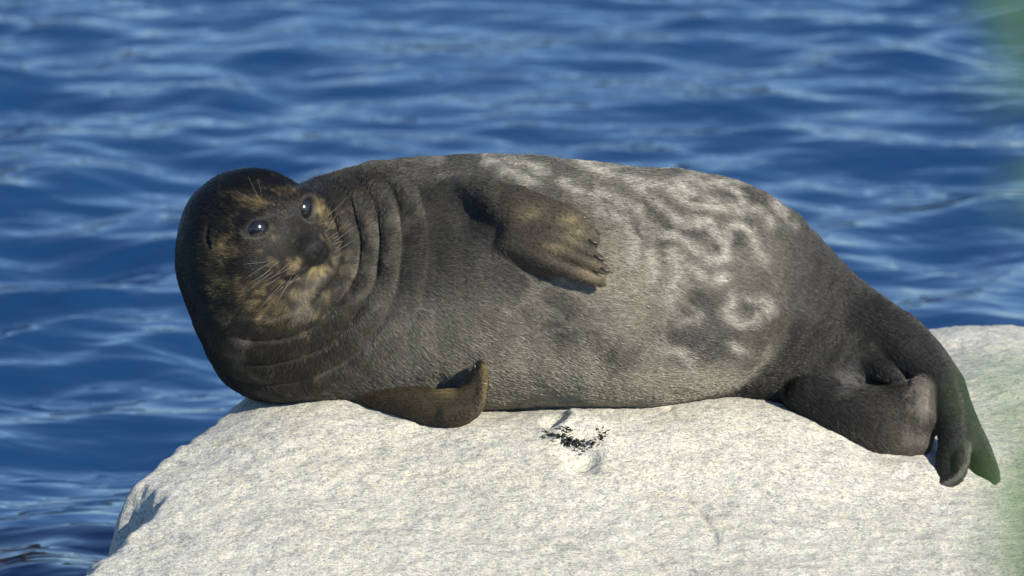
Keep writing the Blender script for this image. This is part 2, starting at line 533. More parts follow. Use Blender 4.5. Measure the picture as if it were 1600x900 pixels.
flip_base = Sweep([(690, 322, -0.10, 42, 0.04), (740, 322, -0.140, 46, 0.032), (800, 345, -0.172, 48, 0.022), (850, 368, -0.190, 46, 0.016)])
DIGITS = [((790, 372, -0.178), (868, 414, -0.204), (938, 441, -0.209), 13),
          ((800, 362, -0.180), (880, 395, -0.205), (944, 421, -0.211), 12),
          ((805, 350, -0.178), (880, 374, -0.202), (934, 402, -0.209), 11),
          ((805, 338, -0.176), (878, 354, -0.198), (925, 377, -0.205), 10),
          ((800, 326, -0.172), (865, 338, -0.190), (914, 356, -0.198), 10),
          ((795, 316, -0.168), (855, 322, -0.184), (908, 338, -0.190), 9)]
digits = [Sweep([(*a, r + 6, 0.017), (*b, r, 0.012), (*c, r * 0.62, 0.007)], 3) for a, b, c, r in DIGITS]
web = Sweep([(800, 345, -0.170, 46, 0.013), (860, 372, -0.191, 50, 0.009), (900, 388, -0.200, 44, 0.006), (918, 398, -0.203, 36, 0.004)], 3)
low_flip = Sweep([(585, 622, -0.06, 18, 0.03), (640, 633, -0.105, 25, 0.027), (690, 640, -0.13, 29, 0.026), (725, 632, -0.145, 27, 0.022), (743, 606, -0.155, 19, 0.018), (748, 584, -0.165, 13, 0.013), (749, 572, -0.168, 8, 0.008)])
low_digits = [Sweep([(700, 646, -0.15, 12, 0.016), (742, 632, -0.165, 10, 0.012), (754, 600, -0.172, 7, 0.009), (753, 572, -0.178, 4, 0.006)], 3)]

FOLD_C = PX(418, 392, -0.11)
def folds(P):
    d = P - FOLD_C
    px = d @ RIGHT; pv = d @ UP; pw = d @ FWD
    r = np.sqrt(px ** 2 + (pv * 1.04) ** 2 + (0.8 * pw) ** 2)
    r = r + 0.006 * fbm(P, 0.08, 2, 200)
    edges = [0.112, 0.139, 0.168, 0.199, 0.236]
    amps = [0.0075, 0.008, 0.0075, 0.0055]
    out = np.zeros(len(P))
    for i in range(4):
        s = (r - edges[i]) / (edges[i + 1] - edges[i])
        m = (s > 0) & (s < 1)
        out[m] += amps[i] * np.sin(np.pi * s[m] ** 0.85) ** 0.8
    ang = np.arctan2(pv, px)                       # strongest right of and below the face
    wgt = sstep(-2.25, -1.45, ang) * (1 - sstep(0.35, 0.95, ang))
    return out * wgt * (0.75 + 0.35 * vnoise(P, 0.05, 222))

BARE = []
CARVE = []          # (prim, k) cut out of the body after the union; filled below
def head_sdf(P):
    d = smin(skull(P), jowl(P), 0.05)
    d = smin(d, cheek_n(P), 0.025); d = smin(d, cheek_f(P), 0.025)
    d = smin(d, bridge(P), 0.03)
    m = smin(pad_n(P), pad_f(P), 0.008)
    m = smin(m, chin(P), 0.008)
    m = smin(m, nose(P), 0.016)
    d = smin(d, m, 0.018)
    d = smin(d, brow_n(P), 0.02); d = smin(d, brow_f(P), 0.02)
    return d
def limbs_sdf(P):
    d = smin(flip_base(P), web(P), 0.02)
    for g in digits: d = smin(d, g(P), 0.009)
    return d
def sdf(P):
    d = smin(torso(P), belly(P), 0.022)
    d = smin(d, neck(P), 0.05); d = smin(d, chest(P), 0.04); d = smin(d, throat(P), 0.04)
    d = d - folds(P)
    h = head_sdf(P)
    d = smin(d, h, 0.022)
    hb = smin(hind_near(P), hind_near_toe(P), 0.008)
    hb = smin(hb, hind_far(P), 0.014)
    d = smin(d, hb, 0.016)
    d = smin(d, smin(hind_low(P), heel(P), 0.02), 0.009); d = smin(d, tail(P), 0.012)
    d = smin(d, limbs_sdf(P), 0.012)
    lf = smin(low_flip(P), low_digits[0](P), 0.008)
    d = smin(d, lf, 0.012)
    d = d - 0.0016 * vnoise(P, 0.035, 300) - 0.0035 * vnoise(P, 0.13, 310)
    for c, k in CARVE:
        d = smax(d, -c(P), k)
    return d

POOL = ThreadPoolExecutor(4)
def chunked(f, P, n=30000):
    if len(P) <= n:
        return f(P)
    return np.concatenate(list(POOL.map(f, [P[i:i + n] for i in range(0, len(P), n)])))

def hit(px, py, w0=-0.40, w1=0.3):
    """where the line of sight of a photo pixel meets the seal"""
    ws = np.arange(w0, w1, 0.003)
    P = np.array([PX(px, py, w) for w in ws]); d = sdf(P)
    i = int(np.argmax(d < 0)) if (d < 0).any() else int(np.argmin(d))
    if d[i] < 0 and i > 0:
        t = d[i - 1] / (d[i - 1] - d[i]); return P[i - 1] + t * (P[i] - P[i - 1])
    return P[i]
def grad(P, e=0.0012):
    P = np.atleast_2d(P)
    G = np.zeros_like(P)
    for k in ((1, -1, -1), (-1, -1, 1), (-1, 1, -1), (1, 1, 1)):
        k = np.array(k, float); G += k * chunked(sdf, P + e * k)[:, None]
    return G / (np.linalg.norm(G, axis=1)[:, None] + 1e-12)

class Caps:
    def __init__(s, pts, r):
        s.p = np.asarray(pts, float); s.r = r
    def __call__(s, P):
        out = np.full(len(P), BIG)
        c = s.p.mean(0); R = np.linalg.norm(s.p - c, axis=1).max() + 0.03
        m = np.linalg.norm(P - c, axis=1) < R
        if m.any():
            Q = P[m]; d = np.full(len(Q), BIG)
            for i in range(len(s.p) - 1):
                ab = s.p[i + 1] - s.p[i]; t = np.clip(((Q - s.p[i]) @ ab) / (ab @ ab + 1e-12), 0, 1)
                d = np.minimum(d, np.linalg.norm(Q - s.p[i] - t[:, None] * ab, axis=1))
            out[m] = d - s.r
        return out

EYES = []
def place_features():
    new = []
    for (px, py, along) in ((403, 357, HL * 0.9 + HF * 0.35 + HT * 0.10), (484, 326, HL * -0.5 + HF * 0.75 - HT * 0.30)):
        p = hit(px, py); n = grad(p)[0]
        a = norm(along - n * (along @ n)); b = np.cross(n, a)
        EYES.append((p, n, a, b))
        new.append((Ell(p + n * 0.002, (0.0195, 0.0125 if px < 450 else 0.0145, 0.012), np.array([a, b, n])), 0.004))
    ml = [hit(*q) for q in ((446, 438), (460, 434), (477, 426), (492, 414), (503, 402))]
    new.append((Caps(ml, 0.0022), 0.005))
    ml = [hit(*q) for q in ((503, 402), (510, 404), (515, 409), (518, 416))]
    new.append((Caps(ml, 0.0014), 0.004))
    new.append((Caps([hit(499, 385), hit(503, 402)], 0.0018), 0.004))
    for s in (-1, 1):
        a = H(s * 0.006, 0.150, 0.010); b = H(s * 0.010, 0.150, 0.018); c = H(s * 0.015, 0.146, 0.020)
        pr = []
        for q in (a, b, c):
            q = q.copy()
            for _ in range(6):
                q = q - grad(q)[0] * sdf(q[None])[0]
            pr.append(q)
        new.append((Caps(pr, 0.0028), 0.003))
    new.append((Caps([hit(326, 357), hit(324, 372), hit(329, 384)], 0.0038), 0.006))   # ear opening
    p = hit(722, 330)
    new.append((Sweep([(700, 306, to_px(hit(700, 306)[None])[2][0] - 0.006, 14, 0.012), (728, 330, to_px(p[None])[2][0] - 0.004, 18, 0.020), (765, 356, to_px(hit(765, 356)[None])[2][0] - 0.006, 10, 0.012)], 3), 0.025))                     # hollow of the armpit
    CARVE.extend(new)
    BARE.extend(c for c, k in new if isinstance(c, Caps))
place_features()

def surface_nets(lo, hi, h, hc=0.009):
    n = np.ceil((hi - lo) / h).astype(int) + 1
    r = int(round(hc / h))
    nc = (n // r) + 2
    g = [lo[i] + np.arange(nc[i]) * (r * h) for i in range(3)]
    C = np.stack(np.meshgrid(*g, indexing='ij'), -1).reshape(-1, 3)
    dc = chunked(sdf, C).reshape(nc)
    near = np.abs(dc) < r * h * 1.5
    act = near.copy()
    for ax in range(3):                                # a coarse cell is active when any corner is near
        act = act | np.roll(act, -1, ax)
    fine = np.where(np.repeat(np.repeat(np.repeat(dc, r, 0), r, 1), r, 2)[:n[0], :n[1], :n[2]] < 0, -1.0, 1.0).astype(np.float32)
    mask = np.repeat(np.repeat(np.repeat(act, r, 0), r, 1), r, 2)[:n[0], :n[1], :n[2]]
    # node planes shared with the next coarse cell
    idx = np.argwhere(mask)
    fine[mask] = chunked(sdf, lo + idx * h).astype(np.float32)
    neg = fine < 0
    cs = np.zeros(np.array(fine.shape) - 1, np.int8)
    for a in (0, 1):
        for b in (0, 1):
            for c in (0, 1):
                cs += neg[a:neg.shape[0] - 1 + a, b:neg.shape[1] - 1 + b, c:neg.shape[2] - 1 + c]
    cells = np.argwhere((cs > 0) & (cs < 8))
    vid = np.full(cs.shape, -1, np.int32)
    vid[cells[:, 0], cells[:, 1], cells[:, 2]] = np.arange(len(cells))
    acc = np.zeros((len(cells), 3)); cnt = np.zeros(len(cells))
    corners = [(a, b, c) for a in (0, 1) for b in (0, 1) for c in (0, 1)]
    val = {k: fine[cells[:, 0] + k[0], cells[:, 1] + k[1], cells[:, 2] + k[2]] for k in corners}
    for k in corners:
        for ax in range(3):
            if k[ax] == 0:
                k2 = list(k); k2[ax] = 1; k2 = tuple(k2)
                a, b = val[k], val[k2]
                m = (a < 0) != (b < 0)
                t = np.zeros(len(cells)); t[m] = a[m] / (a[m] - b[m])
                p = np.array(k, float)[None].repeat(len(cells), 0); p[:, ax] = t
                acc[m] += p[m]; cnt[m] += 1
    V = lo + (cells + acc / cnt[:, None]) * h
    quads = []
    for ax in range(3):
        o1, o2 = (ax + 1) % 3, (ax + 2) % 3
        sl0 = [slice(None)] * 3; sl1 = [slice(None)] * 3
        sl0[ax] = slice(0, -1); sl1[ax] = slice(1, None)
        ch = neg[tuple(sl0)] != neg[tuple(sl1)]
        e = np.argwhere(ch)
        e = e[(e[:, o1] > 0) & (e[:, o2] > 0) & (e[:, o1] < cs.shape[o1]) & (e[:, o2] < cs.shape[o2])]
        s0 = neg[e[:, 0], e[:, 1], e[:, 2]]
        def gid(d1, d2):
            q = e.copy(); q[:, o1] -= d1; q[:, o2] -= d2
            return vid[q[:, 0], q[:, 1], q[:, 2]]
        Q = np.column_stack([gid(1, 1), gid(0, 1), gid(0, 0), gid(1, 0)])
        Q[~s0] = Q[~s0][:, ::-1]
        quads.append(Q)
    F = np.vstack(quads)
    F = F[(F >= 0).all(1)]
    return V, F

# ------------------------------------------------------------------ seal: coat colours with some painted light and shade (fixed to the animal)
PALE_LINES = [
    [(965, 277), (980, 287), (1010, 305), (1035, 325), (1060, 340), (1075, 345)],
    [(1045, 282), (1072, 277), (1100, 284), (1132, 285), (1150, 296), (1158, 315)],
    [(980, 284), (1010, 287), (1037, 287), (1060, 305), (1077, 320), (1107, 321), (1135, 322), (1150, 327), (1172, 325), (1192, 337), (1200, 350)],
    [(1055, 290), (1085, 300), (1107, 309)],
    [(1132, 380), (1135, 357), (1152, 350), (1172, 360), (1177, 375), (1185, 400)],
    [(1050, 365), (1060, 372), (1085, 387), (1107, 405), (1130, 397), (1132, 375), (1117, 362), (1105, 347), (1085, 345)],
    [(930, 300), (967, 310), (990, 327), (1005, 345), (1027, 367), (1042, 367)],
    [(1205, 317), (1222, 340), (1235, 350)],
    [(1010, 360), (1014, 387), (1022, 415), (1012, 440)],
    [(872, 285), (885, 292), (910, 302), (930, 306)], [(900, 250), (950, 272), (985, 283)],
    [(755, 250), (800, 252), (847, 270)], [(780, 262), (815, 280), (830, 286)], [(932, 322), (972, 345), (990, 380), (985, 410)],
    [(1140, 462), (1128, 485), (1146, 506), (1178, 502), (1206, 482), (1194, 464), (1176, 474), (1165, 466)],
    [(1140, 540), (1158, 548)], [(1040, 470), (1062, 500), (1085, 495)], [(1030, 545), (1060, 550), (1075, 580)],
    
    [(520, 278), (560, 268), (590, 262)], [(560, 262), (620, 252), (680, 246)], [(1080, 420), (1110, 440), (1130, 430)], [(1045, 395), (1060, 420), (1050, 450)]]
DARK_SPOTS = [(1158, 375, 15, 22), (1118, 385, 9, 16), (1075, 360, 22, 14), (1090, 345, 16, 10), (1040, 350, 20, 16), (1040, 385, 14, 18), (1000, 370, 14, 24), (1150, 305, 26, 12),
              (1085, 310, 16, 7), (1165, 345, 14, 9), (880, 500, 60, 45), (1085, 540, 70, 40), (1100, 480, 30, 40), (1160, 477, 10, 8), (960, 560, 30, 30), (820, 430, 60, 30)]

def seg_dist(x, y, line):
    d = np.full(len(x), 1e9)
    for (a, b), (c, e) in zip(line[:-1], line[1:]):
        vx, vy = c - a, e - b
        t = np.clip(((x - a) * vx + (y - b) * vy) / (vx * vx + vy * vy + 1e-9), 0, 1)
        d = np.minimum(d, np.hypot(x - a - t * vx, y - b - t * vy))
    return d
def blob(x, y, cx, cy, rx, ry, p=2):
    return np.exp(-(((x - cx) / rx) ** 2 + ((y - cy) / ry) ** 2) ** (p / 2))

def mixc(C, col, w):
    return C * (1 - w[:, None]) + np.array(col)[None] * w[:, None]

def coat(P):
    x, y, w = to_px(P)
    n1 = fbm(P, 0.05, 4, 400); n2 = fbm(P, 0.015, 3, 420); n3 = fbm(P, 0.16, 3, 440)
    xw = x + 9 * fbm(P, 0.03, 3, 460); yw = y + 9 * fbm(P, 0.03, 3, 480)
    C = np.zeros((len(P), 3)) + np.array([0.088, 0.083, 0.069])
    C *= (1 + 0.25 * n1 + 0.18 * n3)[:, None]
    # paler underside and flank
    pale = 0.95 * blob(xw, yw, 950, 480, 115, 150) + 0.22 * blob(xw, yw, 1100, 420, 110, 110) + 1.0 * blob(xw, yw, 900, 610, 210, 50) + 0.4 * blob(xw, yw, 740, 530, 150, 90) + 0.5 * blob(xw, yw, 1080, 600, 110, 40)
    pale = np.clip(pale * (0.9 + 0.5 * n1), 0, 1)
    C = mixc(C, (0.36, 0.33, 0.25), pale * 0.9)
    for (cx, cy, rx, ry) in DARK_SPOTS:
        C = mixc(C, (0.050, 0.048, 0.043), 0.8 * blob(xw, yw, cx, cy, rx, ry, 3))
    # ring network on flank and back
    f1, f2 = voronoi2(P + 0.012 * np.column_stack([fbm(P, 0.04, 2, 500), fbm(P, 0.04, 2, 510), fbm(P, 0.04, 2, 520)]), 0.062, 530)
    net = np.exp(-((f2 - f1) / 0.10) ** 2)
    flank = sstep(700, 860, x) * (1 - sstep(1180, 1260, x)) * sstep(-0.2, 0.3, n3 + 0.2) * np.where(w > 0, 1.0, 0.25 + 0.45 * sstep(370, 450, y))
    C = mixc(C, (0.34, 0.315, 0.25), np.clip(net * flank * 0.7, 0, 1))
    front = w < 0.06
    wl = np.zeros(len(P))
    for ln in PALE_LINES:
        wl = np.maximum(wl, np.exp(-(seg_dist(xw, yw, ln) / 9.0) ** 2))
    C = mixc(C, (0.46, 0.435, 0.36), np.where(front, wl * np.clip(0.70 + 0.6 * n2 + 0.5 * n1, 0, 0.95), 0))
    # dark hindquarters, shoulder, neck and head; painted shade round the armpit
    hindq = np.maximum(sstep(1200, 1290, xw), sstep(1100, 1130, x) * sstep(430, 520, y) * sstep(0.000, 0.012, belly(P)))
    C = mixc(C, (0.021, 0.020, 0.018), hindq * 0.94)
    C = mixc(C, (0.040, 0.037, 0.031), 0.8 * blob(xw, yw, 680, 375, 85, 75, 3))  # shadow left of the upper flipper, painted into the coat
    C = mixc(C, (0.032, 0.031, 0.028), 0.85 * blob(xw, yw, 725, 345, 55, 40, 3))  # shade of the armpit hollow, painted darker still
    C = mixc(C, (0.030, 0.028, 0.023), 0.8 * blob(xw, yw, 590, 330, 110, 120, 3))
    head = 1 - sstep(540, 690, xw + 0.35 * (yw - 400))
    C = mixc(C, (0.028, 0.025, 0.019), head * 0.92)
    C = mixc(C, (0.19, 0.175, 0.14), head * 0.5 * sstep(0.05, 0.45, n1 + 0.35 * n2) * sstep(400, 470, y + 0.9 * (x - 480)))
    crown = np.clip(1 - np.linalg.norm((P - H(0, -0.03, 0.06)) / 0.12, axis=1), 0, 1)
    C = mixc(C, (0.009, 0.009, 0.009), np.clip(crown * 2.6, 0, 0.97))
    # tan speckling of face and cheeks
    n4 = fbm(P, 0.007, 2, 450)
    sp = sstep(0.10, 0.55, 0.6 * n2 + 0.6 * n4 + 0.2 * n1)
    face = np.exp(-(np.linalg.norm(P - H(0, 0.05, -0.02), axis=1) / 0.11) ** 2)
    C = mixc(C, (0.30, 0.24, 0.125), np.where(head > 0.5, sp * face * 0.7, 0))
    for (cx, cy, rx, ry, a) in ((402, 318, 18, 7, .7), (352, 392, 18, 30, .75), (420, 372, 12, 5, .4), (500, 330, 9, 20, .8), (446, 298, 14, 6, .4), (478, 412, 32, 9, .75), (500, 424, 16, 12, .7), (362, 372, 12, 10, .6), (395, 450, 25, 14, .5), (430, 480, 60, 30, .35), (345, 430, 20, 40, .3)):
        C = mixc(C, (0.42, 0.32, 0.145), np.where(head > 0.3, 0.85 * a * blob(xw, yw, cx, cy, rx, ry) * np.clip(0.42 + 0.9 * n2 + 0.9 * n4, 0, 1), 0))
    for (cx, cy, rx, ry, a) in ((385, 412, 36, 20, .9), (400, 432, 22, 16, .8), (480, 382, 22, 17, .9), (450, 345, 34, 24, .75), (335, 330, 30, 36, .6), (395, 350, 34, 18, .4)):
        C = mixc(C, (0.018, 0.017, 0.016), np.where(head > 0.3, a * blob(xw, yw, cx, cy, rx, ry, 3), 0))
    nl = np.linalg.norm((P - H(0, 0.129, 0.013)) @ HAX.T / [0.026, 0.022, 0.019], axis=1)
    C = mixc(C, (0.012, 0.012, 0.012), 1 - sstep(0.85, 1.10, nl))
    for cp in BARE:
        C = mixc(C, (0.012, 0.011, 0.010), 0.9 * (1 - sstep(0.0003, 0.0028, cp(P))))
    for (p, nn, a, b) in EYES:
        q = P - p; e = np.sqrt(((q @ a) / 0.0195) ** 2 + ((q @ b) / 0.0125) ** 2 + ((q @ nn) / 0.03) ** 2)
        C = mixc(C, (0.20, 0.175, 0.14), 0.4 * np.exp(-((e - 1.12) / 0.16) ** 2) * sstep(0.3, -0.6, (q @ HT) / 0.012))
        C = mixc(C, (0.010, 0.009, 0.009), 1 - sstep(0.80, 0.98, e))
    # flippers
    hf = limbs_sdf(P) < 0.006
    C = np.where(hf[:, None], mixc(C, (0.062, 0.052, 0.036), 0.85 * sstep(720, 800, x)), C)
    for (cx, cy, rx, ry, a) in ((822, 330, 22, 12, .5), (885, 340, 22, 10, .6), (900, 365, 20, 12, .5), (925, 425, 20, 14, .85), (870, 385, 25, 10, .4)):
        C = np.where(hf[:, None], mixc(C, (0.40, 0.32, 0.17), a * np.clip(0.7 + 0.9 * n2, 0, 1) * blob(xw, yw, cx, cy, rx, ry)), C)
    lf = np.minimum(low_flip(P), low_digits[0](P)) < 0.008
    C = np.where(lf[:, None], mixc(C, (0.060, 0.045, 0.024), np.full(len(P), 0.9)), C)
    C = np.where(lf[:, None], mixc(C, (0.40, 0.30, 0.13), 0.5 * (blob(xw, yw, 695, 610, 24, 8) + blob(xw, yw, 755, 600, 6, 36))), C)
    hl = np.minimum(hind_low(P), heel(P)) < 0.006
    C = np.where(hl[:, None], mixc(C, (0.10, 0.088, 0.068), 0.6 * sstep(1300, 1420, x)), C)
    C = np.where(hl[:, None], mixc(C, (0.25, 0.225, 0.18), np.clip(blob(xw, yw, 1436, 625, 14, 34, 3) + 0.6 * blob(xw, yw, 1430, 688, 22, 10), 0, 1) * 0.85), C)
    C = mixc(C, (0.30, 0.29, 0.26), 0.6 * blob(xw, yw, 1325, 595, 28, 16) * np.clip(0.4 + 1.5 * n2, 0, 1))
    C = mixc(C, (0.22, 0.21, 0.19), np.where(x > 1450, 0.7 * np.exp(-(seg_dist(x, y, [(1514, 690), (1512, 720), (1498, 742), (1474, 757)]) / 3.0) ** 2), 0))  # highlight painted as a pale stripe on the hind toe's skin edge
    return np.clip(C, 0.006, 0.6)

def add_color(data, name, C, domain):
    at = data.attributes.new(name, 'FLOAT_COLOR', domain)
    at.data.foreach_set('color', np.column_stack([C, np.ones(len(C))]).astype(np.float32).ravel())

# ------------------------------------------------------------------ seal: build
seal = empty('seal', PX(800, 640, 0).tolist())
tag(seal, 'dark grey ringed seal lying on its side on the pale boulder', 'seal')
SEAL_O = np.array(seal.location)

lo = np.array([*PX(262, 0, 0)[:1], -0.30, -0.40]); hi = np.array([0.735, 0.26, 0.235])
V, F = surface_nets(lo, hi, 0.0026, 0.0078)
for _ in range(1):
    g = grad(V, 0.0015); d = chunked(sdf, V)
    V = V - g * np.clip(d, -0.003, 0.003)[:, None]
N = grad(V, 0.002)
used = np.zeros(len(V), bool); used[F.ravel()] = True
body = mesh_object('body', V - SEAL_O, F, M_SKIN, seal)
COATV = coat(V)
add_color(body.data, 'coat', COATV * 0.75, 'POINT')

# the hair lies backwards: away from the nose on the head, towards the tail on the body, along each flipper
def groom(P, Nn):
    x, y, w = to_px(P)
    nose_p = H(0, 0.135, 0.012)
    dh = P - nose_p; r = np.linalg.norm(dh, axis=1)
    dh = dh / (r[:, None] + 1e-9)
    body_d = np.zeros_like(P); body_d[:, 0] = 1.0; body_d[:, 2] = -0.30 - 0.5 * sstep(1100, 1350, x)
    tb = sstep(0.15, 0.30, r)
    D = dh * (1 - tb)[:, None] + body_d * tb[:, None]
    fl = (limbs_sdf(P) < 0.008) & (x > 730)
    D[fl] = norm(PX(945, 430, -0.2) - PX(760, 325, -0.16))
    lf = low_flip(P) < 0.006
    D[lf] = norm(PX(740, 640, -0.2) - PX(640, 625, -0.16))
    D += 0.22 * np.column_stack([fbm(P, 0.05, 2, 600), fbm(P, 0.05, 2, 610), fbm(P, 0.05, 2, 620)])
    D = D - Nn * (D * Nn).sum(1)[:, None]
    return D / (np.linalg.norm(D, axis=1)[:, None] + 1e-9)

def build_fur(n):
    T = np.vstack([F[:, [0, 1, 2]], F[:, [0, 2, 3]]])
    A = np.linalg.norm(np.cross(V[T[:, 1]] - V[T[:, 0]], V[T[:, 2]] - V[T[:, 0]]), axis=1)
    tri = rng.choice(len(T), n, p=A / A.sum())
    u = rng.random(n); v = rng.random(n); fl = u + v > 1; u[fl] = 1 - u[fl]; v[fl] = 1 - v[fl]
    t = T[tri]
    def at(X):
        if X.ndim == 1: return X[t[:, 0]] * (1 - u - v) + X[t[:, 1]] * u + X[t[:, 2]] * v
        return X[t[:, 0]] * (1 - u - v)[:, None] + X[t[:, 1]] * u[:, None] + X[t[:, 2]] * v[:, None]
    # per vertex: hair length, 0 on bare skin (eyes, nose leather, mouth, ear)
    x, y, w = to_px(V)
    rn = np.linalg.norm(V - H(0, 0.12, 0.0), axis=1)
    LV = 0.0085 * (0.56 + 0.44 * sstep(0.03, 0.15, rn))
    limb = (limbs_sdf(V) < 0.006) & (x > 760) | (np.minimum(low_flip(V), low_digits[0](V)) < 0.008)
    LV[limb] = 0.0060
    LV *= 1 - 0.3 * sstep(1330, 1430, x)
    for (p, nn, a, b) in EYES:
        q = V - p
        LV[((q @ a) / 0.0200) ** 2 + ((q @ b) / 0.0132) ** 2 + ((q @ nn) / 0.03) ** 2 < 1] = 0
    LV[np.linalg.norm((V - H(0, 0.129, 0.013)) @ HAX.T / [0.020, 0.022, 0.015], axis=1) < 1] = 0
    for cp in BARE:
        LV[cp(V) < 0.0018] = 0
    P = at(V); Nn = at(N); Nn /= np.linalg.norm(Nn, axis=1)[:, None] + 1e-9
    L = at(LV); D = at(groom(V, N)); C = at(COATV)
    keep = L > 0.0015
    P, Nn, L, D, C = P[keep], Nn[keep], L[keep], D[keep], C[keep]
    n = len(P)
    L = L * rng.uniform(0.65, 1.25, n)
    side = np.cross(Nn, D)
    D = D + side * rng.normal(0, 0.16, n)[:, None]
    lift = np.abs(rng.normal(0.17, 0.07, n)) + 0.05
    pos = np.zeros((n, 4, 3), np.float32)
    for i, q in enumerate((0.0, 0.33, 0.67, 1.0)):
        pos[:, i] = P + D * (L * q)[:, None] + Nn * (L * (lift * 1.5 * q - lift * 0.9 * q * q) - 0.0006)[:, None] - SEAL_O
    hc = bpy.data.hair_curves.new('fur')
    hc.add_curves([4] * n)
    hc.attributes['position'].data.foreach_set('vector', pos.ravel())
    rad = (np.array([0.00024, 0.00024, 0.00019, 0.00007])[None] * rng.uniform(0.8, 1.2, n)[:, None]).astype(np.float32)
    ra = hc.attributes.get('radius') or hc.attributes.new('radius', 'FLOAT', 'POINT')
    ra.data.foreach_set('value', rad.ravel())
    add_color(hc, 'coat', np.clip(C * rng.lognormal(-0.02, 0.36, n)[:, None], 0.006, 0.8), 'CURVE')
    hc.materials.append(M_FUR)
    o = bpy.data.objects.new('fur', hc)
    COL.objects.link(o); o.parent = seal
    o['kind'] = 'stuff'
build_fur(640000)

def uv_sphere(c, r, n=24):
    Vs = []; Fs = []
    for i in range(n + 1):
        a = math.pi * i / n
        for j in range(n * 2):
            b = math.pi * j / n
            Vs.append(np.asarray(c) + r * np.array([math.sin(a) * math.cos(b), math.sin(a) * math.sin(b), math.cos(a)]))
    m = n * 2
    for i in range(n):
        for j in range(m):
            Fs.append((i * m + j, i * m + (j + 1) % m, (i + 1) * m + (j + 1) % m, (i + 1) * m + j))
    return Vs, Fs
for (p, n, a, b) in EYES:
    Vs, Fs = uv_sphere(p - n * 0.0186 - SEAL_O, 0.0178)
    mesh_object('eye', np.array(Vs), Fs[::1], M_EYE, seal)

# whiskers
wr = np.random.default_rng(5)
for sgn in (-1, 1):
    for i in range(13):
        row, c = divmod(i, 5)
        p0 = H(sgn * (0.030 + 0.006 * c * 0.6), 0.112 - 0.010 * c, 0.004 - 0.010 * row)
        for _ in range(5):
            p0 = p0 - grad(p0)[0] * sdf(p0[None])[0]
        n = grad(p0)[0]
        L = wr.uniform(0.030, 0.070)
        d = norm(0.8 * sgn * HL + n * 0.5 - HF * wr.uniform(-0.1, 0.4) + HT * wr.uniform(-0.5, 0.45))
        bend = (-HT * wr.uniform(0.2, 0.9) - HF * 0.5) * wr.uniform(0.5, 1.3)
        pts = [p0 - SEAL_O + d * L * s + bend * L * s * s * 0.6 for s in np.linspace(-0.03, 1, 7)]
        Vw, Fw = tube(pts, np.linspace(0.00036, 0.00010, 7), 5)
        mesh_object('whisker', np.array(Vw), Fw, M_WHISKER, seal)
for (px, py, tx, ty) in ((405, 312, 388, 276), (410, 313, 403, 280), (398, 315, 372, 300)):
    p0 = hit(px, py); p1 = PX(tx, ty, to_px(p0[None])[2][0] - 0.03)
    pts = [p0 + (p1 - p0) * s - SEAL_O for s in np.linspace(0, 1, 5)]
    Vw, Fw = tube(pts, np.linspace(0.00034, 0.00012, 5), 5)
    mesh_object('whisker', np.array(Vw), Fw, M_WHISKER, seal)

# claws
def claw(base, tip, r, droop):
    pts = [base + (tip - base) * s + droop * s * s - SEAL_O for s in np.linspace(-0.25, 1, 7)]
    Vw, Fw = tube(pts, r * np.array([0.8, 1.0, 1.0, 0.85, 0.6, 0.35, 0.08]), 8)
    mesh_object('claw', np.array(Vw), Fw, M_CLAW, seal)
for a, b, c, r in DIGITS[1:]:
    pb = PX(*c); d = norm(PX(*c) - PX(*b))
    claw(pb - d * 0.001 - FWD * 0.0065, pb + d * 0.017 - FWD * 0.004, 0.0019, FWD * 0.004)
for (px, py, w, tx, ty) in ((742, 574, -0.176, 740, 564), (752, 572, -0.18, 752, 562)):
    claw(PX(px, py, w), PX(tx, ty, w), 0.0026, FWD * 0.003)
for (px, py, w, tx, ty) in ((1466, 760, -0.136, 1456, 767), (1556, 762, -0.108, 1561, 771)):
    claw(PX(px, py, w), PX(tx, ty, w), 0.0032, FWD * 0.002)

# ------------------------------------------------------------------ lichen tuft in the hollow of the boulder
def build_lichen():
    r = np.random.default_rng(11)
    ws = np.linspace(-0.34, 0.0, 500)
    def rock_hit(pxs, pys):
        out = []
        for px, py in zip(pxs, pys):
            Q = np.array([PX(px, py, w) for w in ws[::8]])
            dz = Q[:, 2] - rock_z(Q[:, :2])
            i = int(np.argmax(dz < 0)); out.append(Q[i])
        return np.array(out)
    Vs = []; Fs = []
    strokes = [[(856, 678), (880, 682), (902, 690), (932, 688)], [(884, 668), (893, 686), (906, 706)], [(938, 668), (941, 684), (920, 698)], [(868, 688), (890, 696), (915, 696)]]
    for st in strokes:
        pts = catmull([(a, b, 0) for a, b in st], 7)
        hits = rock_hit(pts[:, 0], pts[:, 1])
        for h in hits:
            for _ in range(9):
                p = h + r.normal(0, 1, 3) * [0.0045, 0.006, 0.0012]
                a = r.uniform(0, 6.283); L = r.uniform(0.003, 0.008)
                d = np.array([math.cos(a), math.sin(a), r.uniform(0.0, 0.8)]) * L
                sd = np.array([-math.sin(a), math.cos(a), r.normal(0, 0.5)]) * L * r.uniform(0.15, 0.45)
                k = len(Vs)
                Vs += [p - sd * 0.4, p + sd * 0.4, p + d * 0.55 + sd, p + d * 0.55 - sd, p + d + sd * 0.3, p + d - sd * 0.5]
                Fs += [(k, k + 1, k + 2, k + 3), (k + 3, k + 2, k + 4, k + 5)]
    o = mesh_object('lichen', np.array(Vs), Fs, M_LICHEN)
    tag(o, 'small black dry lichen tuft in hollow of pale boulder', 'lichen', kind='stuff')
build_lichen()

